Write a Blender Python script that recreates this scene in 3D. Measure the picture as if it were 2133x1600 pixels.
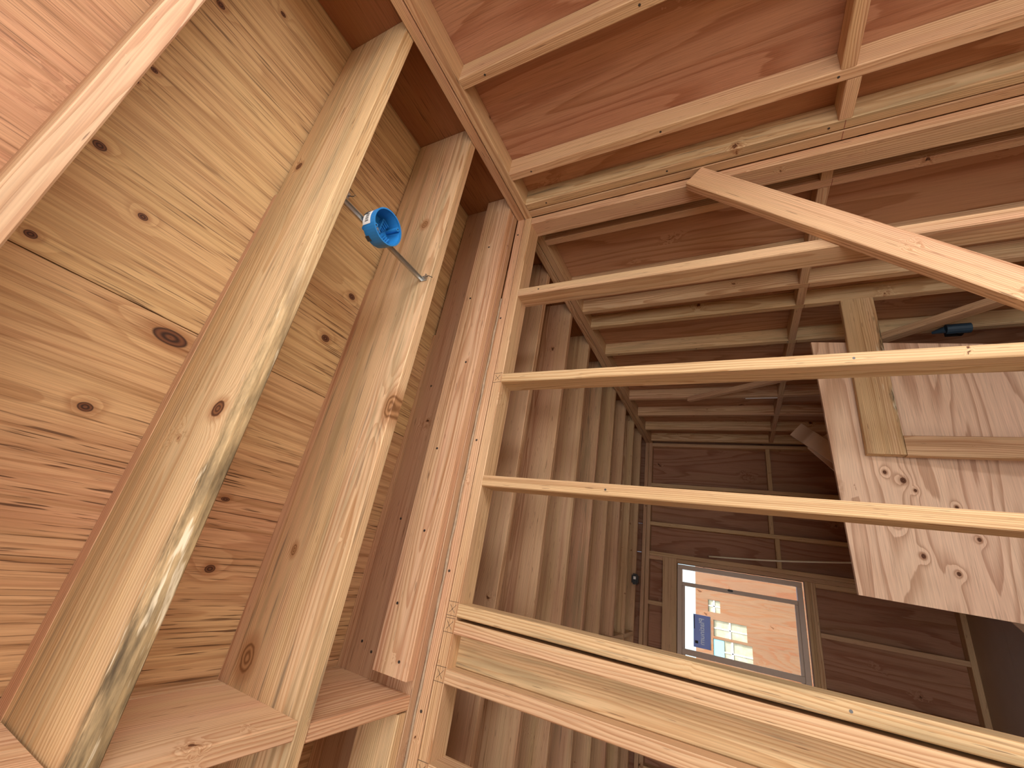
import bpy, bmesh, math, random
from mathutils import Matrix, Vector

# ------------------------------------------------------------------ scene reset
for o in list(bpy.data.objects):
    bpy.data.objects.remove(o, do_unlink=True)
SC = bpy.context.scene
COL = SC.collection
H = 1.55                      # eye height above the subfloor; all coordinates below are written from the eye

# ------------------------------------------------------------------ camera
F_PX = 861.876
RIGHT = Vector((0.4349, -0.16156, -0.88587))
DOWN = Vector((0.42067, 0.90627, 0.04123))
FWD = Vector((0.79618, -0.39059, 0.4621)).normalized()
RIGHT = (RIGHT - FWD * RIGHT.dot(FWD)).normalized()
DOWN = FWD.cross(RIGHT).normalized()
cam_data = bpy.data.cameras.new('camera')
cam_data.sensor_fit = 'HORIZONTAL'
cam_data.sensor_width = 36.0
cam_data.lens = F_PX / 2133.0 * 36.0
cam_data.clip_start = 0.02
cam = bpy.data.objects.new('camera', cam_data)
COL.objects.link(cam)
m = Matrix.Identity(4)
for i, v in enumerate((RIGHT, -DOWN, -FWD)):
    for j in range(3):
        m[j][i] = v[j]
m.translation = Vector((0, 0, H))
cam.matrix_world = m
SC.camera = cam

# ------------------------------------------------------------------ light and exposure
SC.view_settings.view_transform = 'Standard'
SC.view_settings.look = 'None'
SC.view_settings.gamma = 1.0
SC.view_settings.use_curve_mapping = False
SC.view_settings.exposure = 0.40
world = bpy.data.worlds.new('sky')
SC.world = world
world.use_nodes = True
wt = world.node_tree
wt.nodes.clear()
w_out = wt.nodes.new('ShaderNodeOutputWorld')
w_bg = wt.nodes.new('ShaderNodeBackground')
w_sky = wt.nodes.new('ShaderNodeTexSky')
w_sky.sky_type = 'NISHITA'
w_sky.sun_disc = False
w_sky.sun_elevation = math.radians(46)
w_sky.sun_rotation = math.radians(-105)
w_sky.air_density = 1.0
w_sky.dust_density = 3.0
w_bg.inputs['Strength'].default_value = 0.30
wt.links.new(w_sky.outputs[0], w_bg.inputs['Color'])
wt.links.new(w_bg.outputs[0], w_out.inputs['Surface'])

sun_data = bpy.data.lights.new('sun', 'SUN')
sun_data.energy = 6.2
sun_data.angle = math.radians(0.6)
sun_data.color = (1.0, 0.95, 0.88)
sun = bpy.data.objects.new('sun', sun_data)
COL.objects.link(sun)
sun.rotation_euler = Vector((0.36, 0.60, -0.71)).to_track_quat('-Z', 'Y').to_euler()
sun.location = (-6, -2, 8)

# daylight entering through the two door openings behind the photographer
def daylight(name, loc, direction, w, h, power, colour):
    d = bpy.data.lights.new(name, 'AREA')
    d.shape = 'RECTANGLE'; d.size = w; d.size_y = h; d.energy = power; d.color = colour
    o = bpy.data.objects.new(name, d); COL.objects.link(o)
    o.location = loc
    z = -Vector(direction).normalized(); y = Vector((0, 0, 1)); x = y.cross(z)
    o.rotation_euler = Matrix((x, y, z)).transposed().to_euler()
    return o
daylight('side_doorway_daylight', (-0.45, -1.66, H - 0.56), (0, 1, 0), 1.26, 1.94, 44.0, (0.95, 0.97, 1.0))
daylight('rear_doorway_daylight', (-3.06, 0.35, H - 0.56), (1, 0, 0), 2.0, 1.94, 58.0, (0.93, 0.97, 1.0))

# ------------------------------------------------------------------ node helpers
class NT:
    def __init__(s, tree):
        s.t = tree
    def _in(s, sock, v):
        if v is None:
            return
        if isinstance(v, bpy.types.NodeSocket):
            s.t.links.new(v, sock)
        else:
            sock.default_value = v
    def math(s, op, a, b=None, c=None, clamp=False):
        n = s.t.nodes.new('ShaderNodeMath'); n.operation = op; n.use_clamp = clamp
        for i, v in enumerate((a, b, c)):
            s._in(n.inputs[i], v)
        return n.outputs[0]
    def vec(s, op, a, b=None):
        n = s.t.nodes.new('ShaderNodeVectorMath'); n.operation = op
        s._in(n.inputs[0], a)
        if b is not None:
            s._in(n.inputs[1], b)
        return n.outputs['Value'] if op in ('LENGTH', 'DISTANCE', 'DOT_PRODUCT') else n.outputs[0]
    def comb(s, x, y, z):
        n = s.t.nodes.new('ShaderNodeCombineXYZ')
        for i, v in enumerate((x, y, z)):
            s._in(n.inputs[i], v)
        return n.outputs[0]
    def sep(s, v):
        n = s.t.nodes.new('ShaderNodeSeparateXYZ'); s._in(n.inputs[0], v)
        return n.outputs
    def noise(s, v, scale=1.0, detail=2.0, rough=0.5, dist=0.0):
        n = s.t.nodes.new('ShaderNodeTexNoise')
        s._in(n.inputs['Vector'], v)
        n.inputs['Scale'].default_value = scale
        n.inputs['Detail'].default_value = detail
        n.inputs['Roughness'].default_value = rough
        n.inputs['Distortion'].default_value = dist
        return n.outputs[0]
    def voro(s, v, scale):
        n = s.t.nodes.new('ShaderNodeTexVoronoi')
        s._in(n.inputs['Vector'], v); n.inputs['Scale'].default_value = scale
        return n.outputs['Distance'], n.outputs['Color']
    def ramp(s, v, a, b, lo=0.0, hi=1.0):
        n = s.t.nodes.new('ShaderNodeMapRange'); n.interpolation_type = 'SMOOTHSTEP'
        s._in(n.inputs[0], v)
        n.inputs[1].default_value = a; n.inputs[2].default_value = b
        n.inputs[3].default_value = lo; n.inputs[4].default_value = hi
        return n.outputs[0]
    def mix(s, f, a, b, blend='MIX'):
        n = s.t.nodes.new('ShaderNodeMix'); n.data_type = 'RGBA'; n.blend_type = blend
        n.clamp_factor = True
        s._in(n.inputs[0], f)
        for k, v in ((6, a), (7, b)):
            s._in(n.inputs[k], v if isinstance(v, bpy.types.NodeSocket) else (v[0], v[1], v[2], 1.0))
        return n.outputs[2]

def new_mat(name):
    mt = bpy.data.materials.new(name); mt.use_nodes = True
    t = mt.node_tree
    for n in list(t.nodes):
        t.nodes.remove(n)
    out = t.nodes.new('ShaderNodeOutputMaterial')
    b = t.nodes.new('ShaderNodeBsdfPrincipled')
    t.links.new(b.outputs[0], out.inputs[0])
    return mt, NT(t), b

def plain(name, col, rough=0.5, metal=0.0, emit=None, noise_amt=0.08, noise_scale=30.0):
    mt, n, b = new_mat(name)
    tc = n.t.nodes.new('ShaderNodeTexCoord')
    v = n.noise(tc.outputs['Object'], noise_scale, 3.0)
    c = n.mix(v, tuple(x * (1 - noise_amt) for x in col), tuple(min(1, x * (1 + noise_amt)) for x in col))
    n.t.links.new(c, b.inputs['Base Color'])
    b.inputs['Roughness'].default_value = rough
    b.inputs['Metallic'].default_value = metal
    return mt

def seeds(n):
    oi = n.t.nodes.new('ShaderNodeObjectInfo')
    rgb = n.sep(oi.outputs['Color'])
    return rgb[0], rgb[1], rgb[2], oi.outputs['Alpha']     # stain, tone, value, seed

def nearest_knot(n, tc, P, density, knots, flat=False):
    # distance to the nearest knot, measured in knot radii
    vp = P if not flat else n.vec('MULTIPLY', P, (0.55, 1.0, 0.0))
    d, c = n.voro(vp, 8.0)
    cs = n.sep(c)
    rad = n.math('MULTIPLY_ADD', n.math('POWER', cs[1], 2.5), 0.10, 0.028)
    nd = n.math('DIVIDE', d, rad)
    off = n.math('MULTIPLY', n.math('LESS_THAN', cs[0], 1.0 - density), 50.0)
    nd = n.math('ADD', nd, off)
    for (cx, cy, cz, rx, rz) in knots:
        dv = n.vec('SUBTRACT', tc, (cx, cy, cz))
        dv = n.vec('MULTIPLY', dv, (1 / rx, 1 / rz if flat else 6.0, 1.0 if flat else 1 / rz))
        nd = n.math('MINIMUM', nd, n.vec('LENGTH', dv))
    return nd

def lumber(name, knots=(), density=0.16, wane=None, kcols=((0.075, 0.028, 0.014), (0.21, 0.085, 0.035))):
    """2x fir framing lumber: local X = length, local Z = wide face"""
    mt, n, b = new_mat(name)
    tcn = n.t.nodes.new('ShaderNodeTexCoord'); tc = tcn.outputs['Object']
    stain, tone, val, seed = seeds(n)
    P = n.vec('ADD', tc, n.comb(n.math('MULTIPLY', seed, 31.7), n.math('MULTIPLY', seed, 11.3), n.math('MULTIPLY', seed, 23.9)))
    wob = n.noise(n.vec('MULTIPLY', P, (1.0, 9, 9)), 1.0, 3.0)
    wob_s = n.math('MULTIPLY', n.math('SUBTRACT', n.noise(P, 40.0, 2.0), 0.5), 0.16)
    knd = nearest_knot(n, tc, n.vec('ADD', P, n.comb(0, wob_s, 0)), density, knots)
    knd = n.math('ADD', knd, n.math('MULTIPLY', wob_s, 2.0))
    f1 = n.math('FRACT', n.math('MULTIPLY', seed, 7.31))
    f2 = n.math('FRACT', n.math('MULTIPLY', seed, 3.77))
    xyz = n.sep(tc)
    cy = n.math('MULTIPLY_ADD', f1, 0.09, 0.035)
    cz = n.math('MULTIPLY', n.math('SUBTRACT', f2, 0.5), 0.22)
    dy = n.math('SUBTRACT', xyz[1], cy); dz = n.math('SUBTRACT', xyz[2], cz)
    r = n.math('SQRT', n.math('ADD', n.math('MULTIPLY', dy, dy), n.math('MULTIPLY', dz, dz)))
    kw = n.math('MULTIPLY', n.math('EXPONENT', n.math('MULTIPLY', n.math('MULTIPLY', knd, knd), -0.22)), 3.0)
    rings = n.math('ADD', n.math('MULTIPLY_ADD', r, 190.0, n.math('MULTIPLY', wob, 8.0)), kw)
    fr = n.math('FRACT', rings)
    late = n.math('MULTIPLY', n.ramp(fr, 0.25, 0.92), n.ramp(fr, 1.0, 0.93))
    fib = n.noise(n.vec('MULTIPLY', P, (5, 420, 420)), 1.0, 2.0)
    band = n.noise(n.vec('MULTIPLY', P, (0.7, 16, 16)), 1.0, 2.0)
    tm = n.math('ADD', tone, n.math('MULTIPLY', n.math('SUBTRACT', band, 0.5), 1.7), clamp=True)
    early = n.mix(tm, (0.660, 0.470, 0.255), (0.640, 0.390, 0.245))
    latec = n.mix(tm, (0.430, 0.225, 0.085), (0.380, 0.145, 0.065))
    col = n.mix(n.math('MULTIPLY', late, 0.72), early, latec)
    fade = n.noise(n.vec('MULTIPLY', P, (1.3, 5, 5)), 1.0, 3.0)
    col = n.mix(n.ramp(fade, 0.35, 0.75, 0.0, 0.35), col, (0.74, 0.55, 0.33))
    col = n.mix(1.0, col, n.comb(*[n.math('MULTIPLY_ADD', fib, 0.55, 0.74)] * 3), 'MULTIPLY')
    ls = n.ramp(n.noise(n.vec('MULTIPLY', P, (0.9, 60, 60)), 1.0, 4.0, 0.6), 0.5, 0.72)
    col = n.mix(n.math('MULTIPLY', ls, 0.58), col, n.mix(tm, (0.33, 0.17, 0.06), (0.32, 0.12, 0.05)))
    # blue stain and grey weathering
    st = n.noise(n.vec('MULTIPLY', P, (1.6, 24, 24)), 1.0, 5.0, 0.6)
    sm = n.math('MULTIPLY', n.ramp(st, 0.46, 0.66), stain, clamp=True)
    col = n.mix(n.math('MULTIPLY', sm, 0.7), col, (0.30, 0.235, 0.125))
    sm2 = n.math('MULTIPLY', n.ramp(n.noise(n.vec('MULTIPLY', P, (3.0, 70, 70)), 1.0, 4.0), 0.60, 0.72), stain, clamp=True)
    col = n.mix(n.math('MULTIPLY', sm2, 0.7), col, (0.075, 0.07, 0.055))
    # pitch dashes
    ds = n.ramp(n.noise(n.vec('MULTIPLY', P, (14, 230, 230)), 1.0, 1.5), 0.69, 0.75)
    col = n.mix(n.math('MULTIPLY', ds, 0.6), col, (0.10, 0.04, 0.02))
    # knots
    halo = n.ramp(knd, 2.1, 1.0, 0.0, 0.55)
    col = n.mix(halo, col, (0.33, 0.135, 0.05))
    krings = n.math('MULTIPLY_ADD', n.math('SINE', n.math('MULTIPLY', knd, 14.0)), 0.5, 0.5)
    kcol = n.mix(krings, *kcols)
    col = n.mix(n.ramp(knd, 1.05, 0.88), col, kcol)
    hgt = n.math('ADD', n.math('MULTIPLY', fib, 0.5), n.math('MULTIPLY', late, 0.35))
    if wane:
        wn = n.noise(n.vec('MULTIPLY', P, (5, 30, 30)), 1.0, 5.0, 0.65)
        side = n.math('ADD', n.math('MULTIPLY', n.math('ADD', xyz[2], wane['z0']), wane['sgn'] / 0.03), n.math('MULTIPLY', n.math('SUBTRACT', wn, 0.5), 3.4))
        along = n.math('MULTIPLY', n.ramp(xyz[0], wane['x0'], wane['x0'] + 0.5), n.ramp(xyz[0], wane['x1'], wane['x1'] - 0.25))
        wm = n.math('MULTIPLY', n.ramp(side, 0.3, -0.5), along)
        bark = n.mix(n.ramp(wn, 0.3, 0.7), (0.07, 0.05, 0.028), (0.46, 0.33, 0.17))
        col = n.mix(wm, col, bark)
        torn = n.math('MULTIPLY', n.ramp(n.noise(n.vec('MULTIPLY', P, (7, 60, 60)), 1.0, 3.0), 0.60, 0.66), n.ramp(side, 1.0, 0.0))
        col = n.mix(n.math('MULTIPLY', n.math('MULTIPLY', torn, along), n.ramp(side, -1.1, -0.4)), col, (0.72, 0.62, 0.44))
        hgt = n.math('ADD', hgt, n.math('MULTIPLY', wn, n.math('MULTIPLY', wm, 3.0)))
    col = n.mix(1.0, col, n.comb(val, val, val), 'MULTIPLY')
    n.t.links.new(col, b.inputs['Base Color'])
    b.inputs['Roughness'].default_value = 0.62
    b.inputs['Specular IOR Level'].default_value = 0.28
    bp = n.t.nodes.new('ShaderNodeBump'); bp.inputs['Strength'].default_value = 0.35; bp.inputs['Distance'].default_value = 0.0012
    n.t.links.new(hgt, bp.inputs['Height']); n.t.links.new(bp.outputs[0], b.inputs['Normal'])
    return mt

def plywood(name, knots=(), density=0.22, checks=1.0, light=1.0, contour=15.0, ring=0.6, stretch=(0.45, 7.0, 0), base=((0.650, 0.440, 0.215), (0.590, 0.325, 0.185))):
    """rotary peeled veneer: local X = face grain, local Z = thickness"""
    mt, n, b = new_mat(name)
    tcn = n.t.nodes.new('ShaderNodeTexCoord'); tc = tcn.outputs['Object']
    stain, tone, val, seed = seeds(n)
    P = n.vec('ADD', tc, n.comb(n.math('MULTIPLY', seed, 31.7), n.math('MULTIPLY', seed, 17.3), 0.0))
    P2 = n.vec('MULTIPLY', P, (1, 1, 0))
    wob_s = n.math('MULTIPLY', n.math('SUBTRACT', n.noise(P2, 30.0, 2.0), 0.5), 0.12)
    knd = nearest_knot(n, tc, n.vec('ADD', P2, n.comb(wob_s, wob_s, 0)), density, knots, flat=True)
    h = n.noise(n.vec('MULTIPLY', P2, stretch), 1.0, 1.2, 0.4, 0.25)
    h2 = n.noise(n.vec('MULTIPLY', P2, (2.5, 36, 0)), 1.0, 2.0)
    kw = n.math('MULTIPLY', n.math('EXPONENT', n.math('MULTIPLY', n.math('MULTIPLY', knd, knd), -0.12)), 1.5)
    rings = n.math('ADD', n.math('MULTIPLY_ADD', h, contour, n.math('MULTIPLY', h2, 0.55)), kw)
    fr = n.math('FRACT', rings)
    late = n.math('MULTIPLY', n.ramp(fr, 0.45, 0.93), n.ramp(fr, 1.0, 0.94))
    fib = n.noise(n.vec('MULTIPLY', P2, (7, 330, 0)), 1.0, 2.0)
    band = n.noise(n.vec('MULTIPLY', P2, (0.6, 5, 0)), 1.0, 3.0)
    tm = n.math('ADD', tone, n.math('MULTIPLY', n.math('SUBTRACT', band, 0.5), 1.6), clamp=True)
    early = n.mix(tm, base[0], base[1])
    col = n.mix(n.math('MULTIPLY', late, ring), early, n.mix(tm, (0.34, 0.16, 0.055), (0.29, 0.10, 0.045)))
    col = n.mix(1.0, col, n.comb(*[n.math('MULTIPLY_ADD', fib, 0.55, 0.73)] * 3), 'MULTIPLY')
    streak = n.ramp(n.noise(n.vec('MULTIPLY', P2, (1.1, 75, 0)), 1.0, 5.0, 0.65), 0.43, 0.72)
    col = n.mix(n.math('MULTIPLY', streak, 0.62 * checks), col, (0.27, 0.125, 0.045))
    area = n.ramp(n.noise(n.vec('MULTIPLY', P2, (1.2, 3.2, 0)), 1.0, 2.0), 0.30, 0.60)
    ck = n.ramp(n.noise(n.vec('MULTIPLY', P2, (6.0, 190, 0)), 1.0, 2.0, 0.5), 0.575, 0.65)
    col = n.mix(n.math('MULTIPLY', n.math('MULTIPLY', ck, area), 0.75 * checks), col, (0.075, 0.030, 0.014))
    sm = n.math('MULTIPLY', n.ramp(n.noise(n.vec('MULTIPLY', P2, (1.2, 9, 0)), 1.0, 4.0), 0.5, 0.72), stain, clamp=True)
    col = n.mix(n.math('MULTIPLY', sm, 0.7), col, (0.27, 0.21, 0.10))
    col = n.mix(n.ramp(knd, 2.3, 1.0, 0.0, 0.5), col, (0.29, 0.11, 0.04))
    krings = n.math('MULTIPLY_ADD', n.math('SINE', n.math('MULTIPLY', knd, 12.0)), 0.5, 0.5)
    col = n.mix(n.ramp(knd, 1.05, 0.85), col, n.mix(krings, (0.045, 0.02, 0.012), (0.17, 0.065, 0.028)))
    vv = n.math('MULTIPLY', val, light)
    col = n.mix(1.0, col, n.comb(vv, vv, vv), 'MULTIPLY')
    n.t.links.new(col, b.inputs['Base Color'])
    b.inputs['Roughness'].default_value = 0.66
    b.inputs['Specular IOR Level'].default_value = 0.25
    bp = n.t.nodes.new('ShaderNodeBump'); bp.inputs['Strength'].default_value = 0.3; bp.inputs['Distance'].default_value = 0.0012
    n.t.links.new(n.math('SUBTRACT', fib, n.math('MULTIPLY', ck, 0.8)), bp.inputs['Height'])
    n.t.links.new(bp.outputs[0], b.inputs['Normal'])
    return mt

SHEET_KNOTS = [(-0.04, 0.985, .008), (-0.075, 0.94, .010), (0.085, 0.965, .007), (0.115, 0.905, .011), (0.155, 0.87, .006), (0.30, 0.955, .010), (0.42, 0.89, .008), (0.21, 0.745, .006), (0.33, 0.70, .007), (0.47, 0.79, .007)]
M = {}
M['lumber'] = lumber('fir_lumber', density=0.26)
M['lumber_clear'] = lumber('fir_lumber_clear', density=0.12)
M['lumber_knotty'] = lumber('fir_lumber_knotty', density=0.36)
M['ply_wall'] = plywood('wall_sheathing_plywood', density=0.22, checks=0.3, contour=11.0, ring=0.6, stretch=(0.55, 3.6, 0), base=((0.54, 0.32, 0.17), (0.50, 0.255, 0.155)))
M['ply_sheet'] = plywood('sheet_plywood', density=0.22, checks=0.25, contour=13.0, ring=0.5, stretch=(0.6, 4.5, 0), knots=[(k[0], k[1], 0, k[2] * 1.2, k[2]) for k in SHEET_KNOTS], base=((0.80, 0.62, 0.44), (0.77, 0.54, 0.39)))
M['ply_neighbour'] = plywood('neighbour_plywood', density=0.45, checks=0.2, contour=11.0, ring=0.6, stretch=(0.6, 4.0, 0), base=((0.31, 0.19, 0.11), (0.28, 0.155, 0.09)))
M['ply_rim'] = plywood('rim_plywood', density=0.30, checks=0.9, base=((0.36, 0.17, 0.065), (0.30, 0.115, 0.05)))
M['blue_plastic'] = plain('blue_plastic', (0.022, 0.215, 0.56), 0.38, noise_amt=0.04)
M['galvanised'] = plain('galvanised_steel', (0.48, 0.47, 0.44), 0.38, 0.9, noise_amt=0.2, noise_scale=90)
M['steel_dark'] = plain('dark_steel', (0.10, 0.095, 0.09), 0.45, 0.8)
M['paper'] = plain('white_paper', (0.82, 0.82, 0.80), 0.6, noise_amt=0.03)
M['ink'] = plain('black_ink', (0.03, 0.03, 0.035), 0.6)
M['pencil'] = plain('pencil_line', (0.13, 0.08, 0.05), 0.7)
M['chalk'] = plain('red_chalk_line', (0.22, 0.05, 0.035), 0.8)
M['vinyl'] = plain('taupe_window_vinyl', (0.62, 0.49, 0.39), 0.42, noise_amt=0.03)
def film(name, col):
    mt, n, b = new_mat(name)
    t = n.t
    tr = t.nodes.new('ShaderNodeBsdfTranslucent'); mx = t.nodes.new('ShaderNodeMixShader')
    tcn = t.nodes.new('ShaderNodeTexCoord')
    c = n.mix(n.noise(tcn.outputs['Object'], 25.0, 2.0), tuple(x * .92 for x in col), col)
    t.links.new(c, tr.inputs[0]); t.links.new(c, b.inputs['Base Color'])
    mx.inputs[0].default_value = 0.5
    t.links.new(b.outputs[0], mx.inputs[1]); t.links.new(tr.outputs[0], mx.inputs[2])
    out = [q for q in t.nodes if q.type == 'OUTPUT_MATERIAL'][0]
    t.links.new(mx.outputs[0], out.inputs[0])
    return mt
M['blue_label'] = film('blue_label_film', (0.46, 0.53, 0.80))
M['white_ink'] = film('white_label_film', (0.98, 0.98, 0.98))
M['white_pvc'] = plain('white_plastic', (0.85, 0.85, 0.84), 0.4, noise_amt=0.05)
M['black_plastic'] = plain('black_plastic', (0.014, 0.013, 0.013), 0.45)
M['tool_blue'] = plain('dark_blue_plastic', (0.025, 0.055, 0.085), 0.5)
M['cord'] = plain('pale_cord', (0.90, 0.80, 0.58), 0.7)
M['caulk'] = plain('grey_sealant_bead', (0.40, 0.30, 0.20), 0.7, noise_amt=0.35, noise_scale=60)
M['subfloor'] = plain('dusty_subfloor', (0.50, 0.40, 0.29), 0.75, noise_amt=0.12, noise_scale=6)
M['ground'] = plain('dry_ground', (0.42, 0.36, 0.28), 0.9, noise_amt=0.15, noise_scale=2)
M['felt'] = plain('leak_cover_felt', (0.05, 0.05, 0.05), 0.9)
M['tarp_blue'] = plain('pale_blue_panel', (0.30, 0.62, 0.72), 0.5)
M['leaf_grey'] = plain('pale_greenery', (0.45, 0.45, 0.33), 0.8, noise_amt=0.5, noise_scale=14)
M['trim_white'] = plain('white_trim', (0.85, 0.85, 0.85), 0.5)
gm, gn, gb = new_mat('window_glass')
gb.inputs['Base Color'].default_value = (0.98, 1.0, 0.99, 1)
gb.inputs['Roughness'].default_value = 0.0
gb.inputs['Transmission Weight'].default_value = 1.0
gb.inputs['IOR'].default_value = 1.0
gb.inputs['Specular IOR Level'].default_value = 0.5
M['glass'] = gm

# ------------------------------------------------------------------ object helpers
RNG = random.Random(7)
def empty(name, loc=(0, 0, 0), label=None, cat=None, kind=None, group=None):
    o = bpy.data.objects.new(name, None)
    o.empty_display_size = 0.1
    o.location = (loc[0], loc[1], loc[2] + H)
    COL.objects.link(o)
    tag(o, label, cat, kind, group)
    return o

def tag(o, label=None, cat=None, kind=None, group=None):
    for k, v in (('label', label), ('category', cat), ('kind', kind), ('group', group)):
        if v:
            o[k] = v
    return o

def link(o, parent, wloc):
    COL.objects.link(o)
    w = Vector((wloc[0], wloc[1], wloc[2] + H))
    if parent is not None:
        o.parent = parent
        q = parent
        while q is not None:
            w = w - q.location
            q = q.parent
    o.location = w
    return o

_cache = {}
def board_mesh(L, a, b, r, mat):
    key = (round(L, 4), round(a, 4), round(b, 4), r, mat.name)
    if key in _cache:
        return _cache[key]
    pr = [(-a + r, -b), (a - r, -b), (a, -b + r), (a, b - r), (a - r, b), (-a + r, b), (-a, b - r), (-a, -b + r)]
    vs = [(x, y, z) for x in (-L, L) for (y, z) in pr]
    fs = [(i, (i + 1) % 8, 8 + (i + 1) % 8, 8 + i) for i in range(8)]
    fs += [tuple(range(7, -1, -1)), tuple(range(8, 16))]
    me = bpy.data.meshes.new('board')
    me.from_pydata(vs, [], fs); me.update()
    bm = bmesh.new(); bm.from_mesh(me); bmesh.ops.recalc_face_normals(bm, faces=bm.faces); bm.to_mesh(me); bm.free()
    me.materials.append(mat)
    _cache[key] = me
    return me

AX = {'x': Vector((1, 0, 0)), 'y': Vector((0, 1, 0)), 'z': Vector((0, 0, 1))}
def board(name, parent, x, y, z, axis, mat='lumber', tone=None, stain=None, val=None, seed=None, r=0.0028, label=None, thin=None, wide_flip=False):
    """box board given by (min,max) ranges; local X runs along `axis`, local Z across the wide face"""
    ext = {'x': (x[1] - x[0]) / 2, 'y': (y[1] - y[0]) / 2, 'z': (z[1] - z[0]) / 2}
    others = [k for k in 'xyz' if k != axis]
    narrow, wide = sorted(others, key=lambda k: ext[k])
    if thin == 'Z':                      # sheet goods: thickness goes to local Z
        narrow, wide = wide, narrow
    mt = M[mat] if isinstance(mat, str) else mat
    r = min(r, ext[narrow] * 0.6, ext[wide] * 0.6)
    me = board_mesh(ext[axis], ext[narrow], ext[wide], r, mt)
    o = bpy.data.objects.new(name, me)
    ex, ez = AX[axis], AX[wide]
    ey = ez.cross(ex)
    rot = Matrix((ex, ey, ez)).transposed()
    o.rotation_euler = rot.to_euler()
    link(o, parent, ((x[0] + x[1]) / 2, (y[0] + y[1]) / 2, (z[0] + z[1]) / 2))
    paint(o, tone, stain, val, seed)
    if label:
        o['label'] = label
    return o

def paint(o, tone=None, stain=None, val=None, seed=None):
    o.color = (RNG.uniform(0.0, 0.28) if stain is None else stain,
               RNG.uniform(0.15, 0.85) if tone is None else tone,
               RNG.uniform(0.92, 1.04) if val is None else val,
               RNG.random() if seed is None else seed)

def mesh_obj(name, parent, bm, mat, wloc=(0, 0, 0), smooth=False, label=None):
    me = bpy.data.meshes.new(name)
    bmesh.ops.recalc_face_normals(bm, faces=bm.faces)
    bm.to_mesh(me); bm.free()
    me.materials.append(M[mat] if isinstance(mat, str) else mat)
    if smooth:
        for p in me.polygons:
            p.use_smooth = True
    o = bpy.data.objects.new(name, me)
    link(o, parent, wloc)
    if label:
        o['label'] = label
    return o

def bm_box(bm, c, s, rot=None):
    r = bmesh.ops.create_cube(bm, size=1.0)
    mtx = Matrix.Translation(Vector(c)) @ (rot.to_4x4() if rot else Matrix.Identity(4)) @ Matrix.Diagonal((s[0], s[1], s[2], 1))
    bmesh.ops.transform(bm, matrix=mtx, verts=r['verts'])
    return r['verts']

def bm_tube(bm, pts, rad, seg=8, close=False):
    pts = [Vector(p) for p in pts]
    rings = []
    for i, p in enumerate(pts):
        d = (pts[min(i + 1, len(pts) - 1)] - pts[max(i - 1, 0)]).normalized()
        up = Vector((0, 0, 1)) if abs(d.z) < 0.9 else Vector((1, 0, 0))
        u = d.cross(up).normalized(); v = d.cross(u).normalized()
        rr = rad[i] if isinstance(rad, (list, tuple)) else rad
        rings.append([bm.verts.new(p + (u * math.cos(t) + v * math.sin(t)) * rr) for t in [2 * math.pi * k / seg for k in range(seg)]])
    for a, b in zip(rings, rings[1:]):
        for k in range(seg):
            bm.faces.new((a[k], a[(k + 1) % seg], b[(k + 1) % seg], b[k]))
    bm.faces.new(rings[0]); bm.faces.new(list(reversed(rings[-1])))

def oriented_board(name, parent, p0, p1, face_normal, width, thick, mat='lumber', centre_is_face=False, **kw):
    """board running p0->p1, wide face looking along face_normal"""
    p0, p1 = Vector(p0), Vector(p1)
    ex = (p1 - p0).normalized()
    ey = Vector(face_normal); ey = (ey - ex * ey.dot(ex)).normalized()
    ez = ex.cross(ey)
    mt = M[mat] if isinstance(mat, str) else mat
    me = board_mesh((p1 - p0).length / 2, thick / 2, width / 2, 0.0028, mt)
    o = bpy.data.objects.new(name, me)
    o.rotation_euler = Matrix((ex, ey, ez)).transposed().to_euler()
    c = (p0 + p1) / 2
    if centre_is_face:
        c = c - ey * thick / 2
    link(o, parent, c)
    paint(o, **kw)
    return o

# ------------------------------------------------------------------ main dimensions (metres, eye at the origin)
T = 0.0381                     # 2x thickness
XP, XP2 = 1.285, 1.374         # partition: near and far face
YW, YS = -1.512, -1.601        # exterior wall: stud edge plane, inside of sheathing
ZS = 0.797                     # top of studs
ZL, ZU = 0.836, 0.876          # tops of the two top plates
ZJ0, ZJ1 = 0.878, 1.164        # joist bottom and top
XF, XF2 = 4.80, 4.889          # window wall: near face, sheathing
XB = -3.0                      # wall behind the photographer
YL = 2.40                      # wall on the far left side
FL = -H                        # subfloor
ZB = FL + T                    # top of bottom plates
def roof_z(y):
    return ZJ1 + 0.002 + 0.0208 * (y + 1.6)

# ------------------------------------------------------------------ ground, floor
bm = bmesh.new(); bm_box(bm, (0, 0, -0.25), (60, 60, 0.5))
g = mesh_obj('ground', None, bm, 'ground', (0, 0, FL - 0.32)); tag(g, 'dry pale ground around the building', 'ground', 'structure')
floor_root = empty('floor', (0, 0, FL), 'bare plywood subfloor of the building', 'floor', 'structure')
xs = [XB - 0.1, -0.6, 1.84, 4.28, 4.95]
ys = [-1.62, -0.40, 0.82, 2.04, YL + 0.1]
for i in range(4):
    for j in range(4):
        board('floor_panel', floor_root, (xs[i] + .001, xs[i + 1] - .001), (ys[j] + .001, ys[j + 1] - .001), (FL - 0.02, FL), 'x', 'subfloor', thin='Z', r=0.001)

# ------------------------------------------------------------------ ceiling: joists, blocking, sleepers, roof sheathing
ceil = empty('ceiling', (0, 0, ZJ0), 'open joist ceiling with plywood roof sheathing above', 'ceiling', 'structure')

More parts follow.
